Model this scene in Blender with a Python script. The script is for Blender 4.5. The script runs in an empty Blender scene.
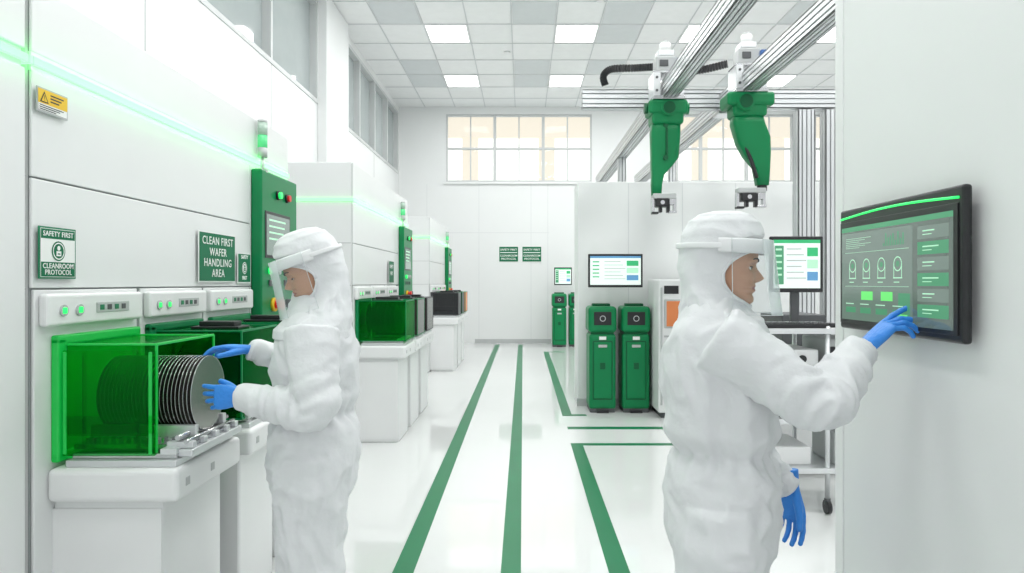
import bpy, bmesh, math, random
from mathutils import Vector, Matrix, noise
random.seed(3)
sc = bpy.context.scene
V = Vector
try:
    sc.view_settings.view_transform = 'Standard'
    sc.view_settings.look = 'None'
    sc.view_settings.exposure = 0.0
except Exception as e:
    print(e)

# ------------------------------------------------------------------ materials
MATS = {}
def mat(name, col, rough=.5, metal=0.0, es=0.0, ecol=None, var=.04, vscale=6, bump=0.0, bscale=60, spec=.5, coat=0.0):
    if name in MATS: return MATS[name]
    m = bpy.data.materials.new(name); m.use_nodes = True
    nt = m.node_tree; b = nt.nodes['Principled BSDF']
    tc = nt.nodes.new('ShaderNodeTexCoord')
    nz = nt.nodes.new('ShaderNodeTexNoise'); nz.inputs['Scale'].default_value = vscale; nz.inputs['Detail'].default_value = 3
    nt.links.new(tc.outputs['Object'], nz.inputs['Vector'])
    mx = nt.nodes.new('ShaderNodeMix'); mx.data_type = 'RGBA'
    c = V(col[:3])
    mx.inputs[6].default_value = (*(c*(1-var)), 1); mx.inputs[7].default_value = (*[min(1, v*(1+var)) for v in c], 1)
    nt.links.new(nz.outputs['Fac'], mx.inputs[0]); nt.links.new(mx.outputs[2], b.inputs['Base Color'])
    b.inputs['Roughness'].default_value = rough; b.inputs['Metallic'].default_value = metal
    b.inputs['Specular IOR Level'].default_value = spec; b.inputs['Coat Weight'].default_value = coat
    if es > 0:
        e = ecol or col
        b.inputs['Emission Color'].default_value = (*e[:3], 1); b.inputs['Emission Strength'].default_value = es
    if bump > 0:
        n2 = nt.nodes.new('ShaderNodeTexNoise'); n2.inputs['Scale'].default_value = bscale; n2.inputs['Detail'].default_value = 4
        nt.links.new(tc.outputs['Object'], n2.inputs['Vector'])
        bp = nt.nodes.new('ShaderNodeBump'); bp.inputs['Strength'].default_value = bump; bp.inputs['Distance'].default_value = .01
        nt.links.new(n2.outputs['Fac'], bp.inputs['Height']); nt.links.new(bp.outputs['Normal'], b.inputs['Normal'])
    MATS[name] = m
    return m
def glassy(name, tcol, gcol, fac, rough=.08, k=.6):
    if name in MATS: return MATS[name]
    m = bpy.data.materials.new(name); m.use_nodes = True
    nt = m.node_tree; b = nt.nodes['Principled BSDF']; out = nt.nodes['Material Output']
    b.inputs['Base Color'].default_value = (*gcol, 1); b.inputs['Roughness'].default_value = rough
    t = nt.nodes.new('ShaderNodeBsdfTransparent'); t.inputs[0].default_value = (*tcol, 1)
    mx = nt.nodes.new('ShaderNodeMixShader')
    lw = nt.nodes.new('ShaderNodeLayerWeight'); lw.inputs[0].default_value = .25
    ma = nt.nodes.new('ShaderNodeMath'); ma.operation = 'MULTIPLY_ADD'; ma.use_clamp = True
    ma.inputs[1].default_value = k; ma.inputs[2].default_value = fac
    nt.links.new(lw.outputs['Fresnel'], ma.inputs[0]); nt.links.new(ma.outputs[0], mx.inputs[0])
    nt.links.new(t.outputs[0], mx.inputs[1]); nt.links.new(b.outputs[0], mx.inputs[2]); nt.links.new(mx.outputs[0], out.inputs[0])
    MATS[name] = m
    return m

WHITE = mat('white_panel', (.785,.80,.80), .32, var=.015)
WHITE2 = mat('white_moulded', (.81,.82,.822), .38, var=.015)
WALL = mat('wall_paint', (.795,.812,.81), .5, var=.02, vscale=1.5)
GAP = mat('panel_gap', (.28,.30,.30), .7)
GREY = mat('light_grey', (.48,.50,.50), .45)
DGREY = mat('dark_grey', (.08,.085,.09), .45)
BLACK = mat('black_plastic', (.012,.013,.015), .35)
ALU = mat('aluminium', (.68,.70,.71), .32, .55, bump=.05, bscale=200)
ALUD = mat('aluminium_slot', (.24,.25,.26), .5, .3)
STEEL = mat('steel', (.55,.56,.57), .22, .9)
GREEN = mat('green_enamel', (.002,.205,.068), .35, spec=.3)
GREEND = mat('green_dark', (.002,.095,.035), .4, spec=.3)
GREENB = mat('green_bright', (.01,.42,.06), .3, es=.15, ecol=(.0,.7,.10))
TAPE = mat('floor_tape_green', (.002,.170,.065), .35, var=.08, vscale=3, spec=.3)
SIGN = mat('sign_green', (.002,.155,.066), .5, spec=.3)
LETW = mat('lettering_white', (.86,.88,.86), .5)
LETG = mat('lettering_green', (.01,.2,.09), .5)
LETD = mat('lettering_dark', (.02,.02,.02), .5)
YEL = mat('label_yellow', (.80,.52,.02), .5)
STRIP = mat('led_strip_green', (.02,.5,.06), .3, es=2.7, ecol=(.20,1.0,.25))
LEDG = mat('led_button_green', (.02,.7,.12), .3, es=1.0, ecol=(.02,.9,.16))
RED = mat('button_red', (.6,.02,.02), .35, es=.2)
ORANGE = mat('orange_panel', (.62,.20,.07), .35, es=.15)
BROWN = mat('pod_smoked', (.05,.04,.04), .2, coat=.4)
SUIT = mat('cleanroom_fabric', (.745,.757,.775), .8, var=.03, vscale=12, bump=.4, bscale=28, spec=.2)
HOODM = mat('hood_fabric', (.76,.773,.79), .8, var=.03, vscale=14, bump=.35, bscale=32, spec=.2)
FOAM = mat('visor_foam', (.80,.81,.82), .6)
GLOVE = mat('nitrile_blue', (.03,.24,.74), .42, var=.08, vscale=20, bump=.3, bscale=90)
SKIN = mat('skin', (.50,.27,.17), .5, var=.06, vscale=25, bump=.06, bscale=200)
LIPS = mat('lips', (.36,.11,.095), .4)
HAIR = mat('eyebrow_hair', (.015,.009,.006), .7)
EYEW = mat('eye_white', (.70,.68,.65), .2)
IRIS = mat('iris', (.02,.010,.006), .15)
VISOR = glassy('visor_clear', (.975,.985,.985), (.80,.86,.88), .06, .05)
VRIM = mat('visor_rim', (.62,.66,.67), .3)
PODG = glassy('pod_translucent_green', (.40,.94,.52), (.01,.36,.06), .07, .08, .4)
PODG2 = glassy('pod_translucent_dark', (.24,.82,.38), (.003,.2,.06), .12, .1, .45)
WINF = mat('window_frame', (.58,.60,.60), .4)
WING = mat('window_glass_tinted', (.46,.51,.51), .05, .15, spec=.9)
WINC = glassy('window_glass_clear', (.95,.97,.97), (.8,.85,.85), .06, .03)
SCRW = mat('screen_white', (.6,.66,.63), .3, es=.5, ecol=(.8,.92,.86))
SCRB = mat('screen_blue', (.10,.28,.5), .3, es=.35)
SCRG = mat('screen_green', (.03,.4,.15), .3, es=.4)
SCRD = mat('screen_dark', (.04,.055,.047), .10, es=.17, ecol=(.45,.62,.53), spec=1.0)
SCRD2 = mat('screen_dark_glow', (.06,.08,.07), .10, es=.24, ecol=(.50,.70,.60), spec=1.0)
SCRL = mat('screen_line', (.25,.45,.32), .3, es=.55, ecol=(.55,.95,.68))
SCRM = mat('screen_button', (.04,.19,.10), .2, es=.24, ecol=(.22,.75,.40))
SCRY = mat('screen_yellow', (.1,.5,.12), .3, es=.55, ecol=(.18,.9,.2))
WAFER = mat('silicon_wafer', (.50,.48,.47), .16, .85)
WAFERD = mat('wafer_shaded', (.20,.185,.175), .25, .8)  # darker copy of the wafer material, shade put into the colour
LUMI = mat('luminaire_diffuser', (1,1,1), .5, es=4.0, ecol=(1,1,1))

def floor_mat():
    m = bpy.data.materials.new('epoxy_floor'); m.use_nodes = True
    nt = m.node_tree; b = nt.nodes['Principled BSDF']
    tc = nt.nodes.new('ShaderNodeTexCoord'); nz = nt.nodes.new('ShaderNodeTexNoise'); nz.inputs['Scale'].default_value = .6; nz.inputs['Detail'].default_value = 5
    nt.links.new(tc.outputs['Object'], nz.inputs['Vector'])
    cr = nt.nodes.new('ShaderNodeValToRGB'); cr.color_ramp.elements[0].color = (.71,.725,.72,1); cr.color_ramp.elements[1].color = (.78,.795,.79,1)
    nt.links.new(nz.outputs['Fac'], cr.inputs[0]); nt.links.new(cr.outputs[0], b.inputs['Base Color'])
    mr = nt.nodes.new('ShaderNodeMapRange'); mr.inputs[3].default_value = .03; mr.inputs[4].default_value = .08
    nt.links.new(nz.outputs['Fac'], mr.inputs[0]); nt.links.new(mr.outputs[0], b.inputs['Roughness'])
    b.inputs['Specular IOR Level'].default_value = 1.0
    return m
FLOOR = floor_mat()
CEIL = mat('ceiling_tile', (.89,.90,.90), .8, bump=.1, bscale=150)
CEILL = mat('ceiling_grid_line', (.66,.68,.69), .6)
CEILG = mat('ceiling_vent_tile', (.68,.71,.72), .7)

# ------------------------------------------------------------------ mesh helpers
def link(o, parent=None):
    sc.collection.objects.link(o)
    if parent is not None:
        o.parent = parent
        o.matrix_parent_inverse = Matrix.Translation(-parent.location)
    return o
def group(name, loc=(0,0,0)):
    e = bpy.data.objects.new(name, None); e.location = V(loc); e.empty_display_size = .1
    sc.collection.objects.link(e); return e
def crom(pts, n):
    out = []
    P = [list(p) for p in pts]
    for i in range(len(P)-1):
        p0 = P[max(i-1,0)]; p1 = P[i]; p2 = P[i+1]; p3 = P[min(i+2,len(P)-1)]
        for k in range(n):
            t = k/n
            out.append([.5*((2*b)+(-a+c)*t+(2*a-5*b+4*c-d)*t*t+(-a+3*b-3*c+d)*t**3) for a,b,c,d in zip(p0,p1,p2,p3)])
    out.append(P[-1]); return out
class MB:
    def __init__(s): s.bm = bmesh.new(); s.mats = []
    def mi(s, m):
        if m not in s.mats: s.mats.append(m)
        return s.mats.index(m)
    def add(s, tb, m, smooth=False):
        i = s.mi(m)
        for f in tb.faces: f.material_index = i; f.smooth = smooth
        me = bpy.data.meshes.new('t'); tb.to_mesh(me); tb.free(); s.bm.from_mesh(me); bpy.data.meshes.remove(me)
    def box(s, x0,x1,y0,y1,z0,z1, m, bev=0, seg=2, M=None):
        tb = bmesh.new(); bmesh.ops.create_cube(tb, size=1)
        for v in tb.verts: v.co = V((x0+(v.co.x+.5)*(x1-x0), y0+(v.co.y+.5)*(y1-y0), z0+(v.co.z+.5)*(z1-z0)))
        if bev > 0:
            bmesh.ops.bevel(tb, geom=list(tb.edges), offset=min(bev, .49*min(abs(x1-x0),abs(y1-y0),abs(z1-z0))), segments=seg, affect='EDGES', profile=.5)
        if M is not None: bmesh.ops.transform(tb, matrix=M, verts=tb.verts)
        s.add(tb, m)
    def cyl(s, p0, p1, r, m, seg=24, r2=None):
        p0 = V(p0); p1 = V(p1); d = p1-p0
        tb = bmesh.new(); bmesh.ops.create_cone(tb, cap_ends=True, segments=seg, radius1=r, radius2=r if r2 is None else r2, depth=d.length)
        M = Matrix.Translation((p0+p1)/2) @ d.to_track_quat('Z','Y').to_matrix().to_4x4()
        bmesh.ops.transform(tb, matrix=M, verts=tb.verts)
        i = s.mi(m)
        for f in tb.faces: f.smooth = len(f.verts) == 4; f.material_index = i
        me = bpy.data.meshes.new('t'); tb.to_mesh(me); tb.free(); s.bm.from_mesh(me); bpy.data.meshes.remove(me)
    def sph(s, c, r, m, sc_=(1,1,1), seg=20, M=None):
        tb = bmesh.new(); bmesh.ops.create_uvsphere(tb, u_segments=seg, v_segments=seg//2+2, radius=r)
        for v in tb.verts: v.co = V((v.co.x*sc_[0], v.co.y*sc_[1], v.co.z*sc_[2]))
        if M is not None: bmesh.ops.transform(tb, matrix=M, verts=tb.verts)
        bmesh.ops.translate(tb, vec=V(c), verts=tb.verts); s.add(tb, m, True)
    def loft(s, rings, m, seg=28, power=2.0, smooth=True, ripple=None):
        tb = bmesh.new(); R = []
        for k,(c,ax,ay) in enumerate(rings):
            c = V(c); ax = V(ax); ay = V(ay); row = []
            for j in range(seg):
                a = 2*math.pi*j/seg; ca, sa = math.cos(a), math.sin(a)
                e = 2/power
                x = math.copysign(abs(ca)**e, ca); y = math.copysign(abs(sa)**e, sa)
                q = 1.0
                if ripple: q = ripple(k, a)
                row.append(tb.verts.new(c+(ax*x+ay*y)*q))
            R.append(row)
        for a, b in zip(R, R[1:]):
            for j in range(seg): tb.faces.new((a[j], a[(j+1)%seg], b[(j+1)%seg], b[j]))
        tb.faces.new(R[0][::-1]); tb.faces.new(R[-1])
        bmesh.ops.recalc_face_normals(tb, faces=tb.faces)
        s.add(tb, m, smooth)
    def tube(s, pts, r, m, seg=10, n=5, closed=False):
        P = [list(p)+([r] if len(p) == 3 else []) for p in pts]
        P = crom(P, n) if n > 1 else P
        rings = []; up = None
        for i in range(len(P)):
            a = V(P[max(i-1,0)][:3]); b = V(P[min(i+1,len(P)-1)][:3]); d = (b-a).normalized()
            if up is None: up = d.orthogonal().normalized()
            up = (up-d*up.dot(d)).normalized(); sd = d.cross(up)
            rings.append((V(P[i][:3]), up*P[i][3], sd*P[i][3]))
        s.loft(rings, m, seg=seg)
    def quad(s, O, X, Y, m):
        O = V(O); X = V(X); Y = V(Y)
        vs = [s.bm.verts.new(p) for p in (O, O+X, O+X+Y, O+Y)]
        f = s.bm.faces.new(vs); f.material_index = s.mi(m)
    def disc(s, C, X, Y, r, m, seg=24, r_in=0):
        C = V(C); X = V(X); Y = V(Y); i = s.mi(m)
        o = [s.bm.verts.new(C+X*r*math.cos(2*math.pi*k/seg)+Y*r*math.sin(2*math.pi*k/seg)) for k in range(seg)]
        if r_in <= 0: s.bm.faces.new(o).material_index = i
        else:
            q = [s.bm.verts.new(C+X*r_in*math.cos(2*math.pi*k/seg)+Y*r_in*math.sin(2*math.pi*k/seg)) for k in range(seg)]
            for k in range(seg): s.bm.faces.new((o[k], o[(k+1)%seg], q[(k+1)%seg], q[k])).material_index = i
    def fin(s, name, parent=None):
        me = bpy.data.meshes.new(name); s.bm.to_mesh(me); s.bm.free()
        for m in s.mats: me.materials.append(m)
        return link(bpy.data.objects.new(name, me), parent)
def text(body, loc, xd, up, size, m, parent, name='lettering', off=.0, align='CENTER', space=1.0, chars=1.0):
    cu = bpy.data.curves.new(name, 'FONT'); cu.body = body; cu.size = size; cu.align_x = align; cu.align_y = 'CENTER'
    cu.extrude = .0004; cu.offset = off; cu.space_line = space; cu.resolution_u = 3; cu.space_character = chars
    cu.materials.append(m)
    o = bpy.data.objects.new(name, cu)
    xd = V(xd); up = V(up); n = xd.cross(up)
    Mr = Matrix((xd, up, n)).transposed().to_4x4(); Mr.translation = V(loc)
    sc.collection.objects.link(o)
    o.parent = parent; o.matrix_parent_inverse = Matrix.Translation(-parent.location); o.matrix_basis = Mr
    return o
Xp, Yp, Zp = V((1,0,0)), V((0,1,0)), V((0,0,1))

# ------------------------------------------------------------------ room shell
H = 5.9; YF = 17.05; XL = -3.1; XR = 8.2; YB = -3.0
b = MB(); b.box(XL-.2, XR+.2, YB, YF+.2, -.1, 0, FLOOR); b.fin('floor')
b = MB(); b.box(XL-.2, XR+.2, YB, YF+.2, H, H+.1, CEIL); b.fin('ceiling')
b = MB()
x = -1.695
k = math.floor((XL-x)/.75)+1
xs = [x+.75*i for i in range(k, 14) if x+.75*i < XR]
ys = [14.38+.93*i for i in range(-18, 4) if 14.38+.93*i < YF]
for x in xs: b.box(x-.009, x+.009, YB+.1, YF, H-.012, H-.001, CEILL)
for y in ys: b.box(XL, XR, y-.009, y+.009, H-.011, H-.001, CEILL)
b.fin('trim_1')
b = MB()
for cx, rows_ in ((-2.445, (-5,-4,-1,0)), (-.195, (-1,0,-4)), (1.305, (-4,-3,-1)), (4.3, (-4,-1,0))):
    for q in rows_:
        y = ys[-3]+.93*q
        b.box(cx+.02, cx+.73, y+.02, y+.91, H-.008, H-.002, CEILG)
b.cyl((-.3,13.0,H-.03),(-.3,13.0,H-.001),.06,WHITE2); b.cyl((1.2,10.6,H-.03),(1.2,10.6,H-.001),.06,WHITE2)
b.fin('ceiling_vent_panels')
b = MB()
b.box(XL-.2, XL, YB, YF, 0, 4.2, WALL)
b.box(XL-.2, XL, YB, YF, 5.75, H, WALL)
b.box(XL-.2, XL, YB, 6.5, 4.2, 5.75, WALL)
b.box(XL-.2, XL, 10.3, 11.6, 4.2, 5.75, WALL)
b.box(XL-.2, XL, 16.9, YF, 4.2, 5.75, WALL)
for y in (3.0, 4.3, 5.6, 8.4, 14.2): b.box(XL, XL+.003, y-.006, y+.006, 0, 4.2, GREY)
b.fin('wall_left')
b = MB(); b.box(XL, XL+.14, 10.3, 11.6, 0, H-.012, WALL, .01); b.fin('wall_pilaster_left')
def win_left(y0, y1, n, name):
    b = MB()
    b.box(XL-.12, XL-.1, y0, y1, 4.2, 5.75, WING)
    st = (y1-y0)/n
    for i in range(n+1): b.box(XL-.1, XL+.01, y0+st*i-.03, y0+st*i+.03, 4.2, 5.75, WINF)
    b.box(XL-.1, XL+.012, y0, y1, 4.2, 4.26, WINF); b.box(XL-.1, XL+.012, y0, y1, 5.69, 5.75, WINF)
    b.fin(name)
win_left(6.53, 10.27, 2, 'window_1'); win_left(11.63, 16.87, 4, 'window_2')
b = MB()
wz0, wz1 = 4.02, 5.72
W1 = (-1.92, 1.72); W2 = (3.3, 7.9)
b.box(XL-.2, XR+.2, YF, YF+.2, 0, wz0, WALL)
b.box(XL-.2, XR+.2, YF, YF+.2, wz1, H, WALL)
for a, c in ((XL-.2, W1[0]), (W1[1], W2[0]), (W2[1], XR+.2)): b.box(a, c, YF, YF+.2, wz0, wz1, WALL)
for x in (-2.4, -1.1, 0.2, 0.62): b.box(x-.005, x+.005, YF-.004, YF, 0, wz0-.05, CEILL)
b.box(XL, .65, YF-.004, YF, 2.75, 2.760, CEILL)
b.fin('wall_back')
def win_far(x0, x1, n, name):
    b = MB(); y = YF+.08
    b.box(x0, x1, y, y+.01, wz0, wz1, WINC)
    st = (x1-x0)/n
    for i in range(n+1): b.box(x0+st*i-.035, x0+st*i+.035, y-.06, y+.04, wz0, wz1, WINF)
    for i in range(n): b.box(x0+st*(i+.5)-.015, x0+st*(i+.5)+.015, y-.03, y+.03, wz0, wz1, WINF)
    for z in (wz0, wz0+.82, wz1-.05): b.box(x0, x1, y-.05, y+.04, z, z+.05, WINF)
    b.box(x0-.05, x1+.05, YF-.06, YF, wz0-.05, wz0, WALL)
    b.fin(name)
win_far(W1[0], W1[1], 3, 'window_3'); win_far(W2[0], W2[1], 4, 'window_4')
b = MB(); b.box(XR, XR+.2, YB, YF, 0, H, WALL); b.fin('wall_right')
b = MB()
b.box(XL, -1.8, YF-.02, YF-.001, 0, .1, GREY); b.box(-1.2, .7, YF-.02, YF-.001, 0, .1, GREY)
b.fin('baseboard_back')
BE = mat('outside_facade_daylit', (.70,.61,.50), .8, es=.45, ecol=(1.0,.87,.72)); BE2 = mat('outside_facade_light_daylit', (.84,.82,.77), .8, es=.8, ecol=(1,.975,.94))  # facade emission stands in for bright daylight behind the windows
b = MB(); b.box(-12, 22, 26, 27, 0, 12, BE2)
b.box(-12, 22, 25.8, 26, 7.0, 8.6, BE)
for i in range(14):
    b.box(-11+i*2.9, -10.4+i*2.9, 25.85, 26, 1, 7.0, BE)
b.fin('outside_building')
b = MB()
b.box(1.14, 1.42, -1.2, 2.49, 0, H-.012, WALL, .004, 2)
b.box(1.136, 1.142, 2.425, 2.485, 0.01, H-.02, WHITE2, .002)
b.fin('wall_screen')
b = MB()
b.box(.67, 6.5, 8.35, 8.9, 0, 2.74, WALL, .01)
for x in (.67+.62, 1.95, 2.6, 3.3, 4.2): b.box(x-.004, x+.004, 8.345, 8.352, .02, 2.72, CEILL)
b.box(.66, 6.51, 8.33, 8.36, 0, .09, GREY)
b.fin('wall_partition')
b = MB()
t = .0015; w = .055
def line(x0,x1,y0,y1): b.box(x0,x1,y0,y1,.0002,t,TAPE)
line(-.622-w,-.622+w,1.0,16.6); line(-.063-w*.95,-.063+w*.95,1.0,16.6)
line(.50-w,.50+w,1.0,6.3); line(.50-w,2.4,6.3,6.39)
line(.46,2.4,7.0,7.12); line(.50-w,.50+w,7.7,14.9); line(.50+w,.72,7.7,7.8); line(.50+w,.9,14.8,14.9)
b.fin('floor_marking_tape')

# ------------------------------------------------------------------ luminaires
def area(name, parent, loc, rot, sx, sy, energy, col):
    L = bpy.data.lights.new(name, 'AREA'); L.shape = 'RECTANGLE'; L.size = sx; L.size_y = sy; L.energy = energy; L.color = col
    o = bpy.data.objects.new(name, L); sc.collection.objects.link(o)
    o.parent = parent; o.matrix_parent_inverse = Matrix.Translation(-parent.location); o.location = loc; o.rotation_euler = rot
    return o
lumi_rows = (.6, 3.4, 6.2, 9.25, 12.01, 14.83); lumi_cols = (-1.32, .93, 3.18, 5.43)
for ly in lumi_rows:
    for lx in lumi_cols:
        g = group('ceiling_light', (lx, ly, H-.02))
        b = MB(); b.box(lx-.37, lx+.37, ly-.42, ly+.42, H-.02, H-.001, WHITE, .004); b.box(lx-.34, lx+.34, ly-.39, ly+.39, H-.024, H-.0195, LUMI)
        b.fin('light_panel', g)
        area('panel_lamp', g, (lx, ly, H-.03), (0,0,0), .66, .76, 28.5, (1,.998,.985))

w_ = bpy.data.worlds.new('World'); sc.world = w_; w_.use_nodes = True
bg = w_.node_tree.nodes['Background']; bg.inputs[0].default_value = (.97,.985,1,1); bg.inputs[1].default_value = 1.04

# ------------------------------------------------------------------ signs
def sign_plane(name, O, xd, up, w, h, items, back=SIGN, border=LETW):
    O = V(O); xd = V(xd); up = V(up); n = xd.cross(up)
    g = group(name, O)
    b = MB()
    P = lambda u, v, o=0: O+xd*u+up*v+n*o
    b.quad(P(0,0,.004), xd*w, up*h, border); b.quad(P(.006,.006,.005), xd*(w-.012), up*(h-.012), back)
    for (u0,v0,u1,v1) in ((0,0,w,0),(w,0,w,h),(w,h,0,h),(0,h,0,0)):
        b.quad(P(u0,v0,0), xd*(u1-u0)+up*(v1-v0), n*.004, border)
    b.fin('sign_plate', g)
    for it in items:
        text(it[0], P(it[1], it[2], .0062), xd, up, it[3], it[4], g, off=it[5] if len(it) > 5 else .0008, chars=it[6] if len(it) > 6 else 1.0)
    return g, P
XF = -1.7
def picto(g, P, u, v, r, xd, up, disc=SIGN, fg=LETW):
    b = MB()
    b.disc(P(u,v,.006), xd, up, r, disc); b.disc(P(u,v,.0068), xd, up, r*.86, fg, r_in=r*.74)
    b.disc(P(u,v+r*.3,.0072), xd, up, r*.24, fg)
    b.quad(P(u-r*.36, v-r*.5, .0072), xd*r*.72, up*r*.5, fg); b.quad(P(u-r*.2, v-r*.34, .008), xd*r*.4, up*r*.12, disc)
    b.fin('pictogram', g)
g, P = sign_plane('safety_sign', (XF+.012, 2.375, 1.515), Yp, Zp, .195, .185, [], back=LETW, border=LETG)
b = MB(); b.quad(P(.008,.143,.0055), Yp*.179, Zp*.034, SIGN); b.quad(P(.008,.008,.0055), Yp*.179, Zp*.052, SIGN); b.fin('sign_bands', g)
text('SAFETY FIRST', P(.0975,.160,.0064), Yp, Zp, .0255, LETW, g, off=.0003, chars=1.06)
text('CLEANROOM\nPROTOCOL', P(.0975,.034,.0064), Yp, Zp, .0255, LETW, g, off=.0003, space=.88, chars=1.06)
picto(g, P, .0975, .1, .036, Yp, Zp)
g, P = sign_plane('wafer_area_sign', (XF+.012, 3.545, 1.505), Yp, Zp, .45, .27, [
    ('CLEAN FIRST', .225, .222, .060, LETW, .0004, 1.10), ('WAFER', .225, .162, .060, LETW, .0004, 1.10), ('HANDLING', .225, .104, .060, LETW, .0004, 1.14), ('AREA', .225, .047, .060, LETW, .0004, 1.10)])
g, P = sign_plane('safety_notice', (XF+.012, 4.03, 1.5), Yp, Zp, .19, .18, [('SAFETY', .095, .155, .03, LETW), ('FIRST', .095, .03, .03, LETW)])
picto(g, P, .095, .09, .036, Yp, Zp, LETW, SIGN)
g, P = sign_plane('warning_label', (XF+.012, 2.365, 2.10), Yp, Zp, .16, .085, [], back=LETW, border=GREY)
b = MB(); b.quad(P(.004,.03,.0055), Yp*.152, Zp*.05, YEL)
vs = [b.bm.verts.new(p) for p in [P(.012,.034,.0062), P(.056,.034,.0062), P(.034,.074,.0062)]]; b.bm.faces.new(vs).material_index = b.mi(LETD)
vs = [b.bm.verts.new(p) for p in [P(.019,.038,.0068), P(.049,.038,.0068), P(.034,.066,.0068)]]; b.bm.faces.new(vs).material_index = b.mi(YEL)
b.quad(P(.0325,.047,.0074), Yp*.003, Zp*.012, LETD); b.quad(P(.0325,.041,.0074), Yp*.003, Zp*.003, LETD)
for i in range(3): b.quad(P(.065,.064-.011*i,.0062), Yp*(.07-.012*i), Zp*.005, LETD)
for i in range(3): b.quad(P(.01,.022-.007*i,.0062), Yp*(.125-.02*i), Zp*.003, LETD)
b.fin('label_print', g)
for (x0, nm, lines) in ((-.597,'safety_sign',('SAFETY FIRST','CLEANROOM','PROTOCOL')), (-.02,'protocol_sign',('SAFETY FIRST','CLEANROOM','PROTOCOL'))):
    g, P = sign_plane(nm, (x0, YF-.006, 2.03), Xp, Zp, .48, .38, [(lines[0],.24,.30,.07,LETW),(lines[1],.24,.15,.07,LETW),(lines[2],.24,.07,.07,LETW)])
    b = MB(); b.quad(P(.03,.22,.006), Xp*.42, Zp*.02, LETW); b.fin('sign_rule', g)

# ------------------------------------------------------------------ wafer tools
def pod(parent, xf, y0, y1, z0, z1, x1, m, frame, wafers=8, closed=True, top=True, back=None):
    b = MB(); t = .006
    x0 = xf+.03
    b.box(x0, x1, y0, y0+t, z0, z1, m, .002); b.box(x0, x1, y1-t, y1, z0, z1, m, .002)
    b.box(x0, x1, y0+t, y1-t, z1-t, z1, m, .002); b.box(x0, x1, y0+t, y1-t, z0, z0+t, m, .002)
    if closed: b.box(x1-t, x1, y0+t, y1-t, z0+t, z1-t, m, .002)
    for k in (.2, .8):
        xx = x0+(x1-x0)*k
        b.box(xx-.006, xx+.006, y0-.008, y0, z0+.03, z1-.03, m, .002); b.box(xx-.006, xx+.006, y1, y1+.008, z0+.03, z1-.03, m, .002)
    b.box(x0+.01, x1-.01, y0-.012, y0-.001, z0+.08, z0+.15, m, .004)
    if top:
        b.box(x0+.08, x1-.08, (y0+y1)/2-.07, (y0+y1)/2+.07, z1, z1+.012, BLACK, .004)
        b.box(x0+.11, x1-.11, (y0+y1)/2-.045, (y0+y1)/2+.045, z1+.012, z1+.035, BLACK, .004)
    for (ya_, za_) in ((y0,z1),(y0,z0),(y1,z1),(y1,z0)): b.box(x0, x1, ya_-.004, ya_+.004, za_-.004, za_+.004, frame, .002)
    for za_ in (z0, z1): b.box(x1-.006, x1+.002, y0, y1, za_-.005, za_+.005, frame, .002)
    for ya_ in (y0, y1): b.box(x1-.006, x1+.002, ya_-.005, ya_+.005, z0, z1, frame, .002)
    b.fin('pod_shell', parent)
    b = MB()
    f = .045
    b.box(xf+.0, xf+.03, y0-f, y0, z0-.0, z1+f*.6, frame, .008, 3); b.box(xf, xf+.03, y1, y1+f*.6, z0, z1+f*.6, frame, .008, 3)
    b.box(xf, xf+.03, y0-f, y1+f*.6, z1, z1+f*.8, frame, .008, 3); b.box(xf, xf+.03, y0-f, y1+f*.6, z0-.01, z0+.02, frame, .008, 3)
    b.box(xf+.001, xf+.006, y0, y1, z0, z1, back or GREEND)
    b.fin('pod_frame', parent)
    if wafers:
        b = MB(); cy = (y0+y1)/2; r = min((y1-y0)/2-.03, .14)
        for i in range(wafers):
            xx = x0+.04+(x1-x0-.08)*i/max(1, wafers-1)
            b.cyl((xx, cy, z0+r+.06), (xx+.003, cy, z0+r+.06), r, WAFERD, 40)
        b.fin('pod_wafers', parent)
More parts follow.
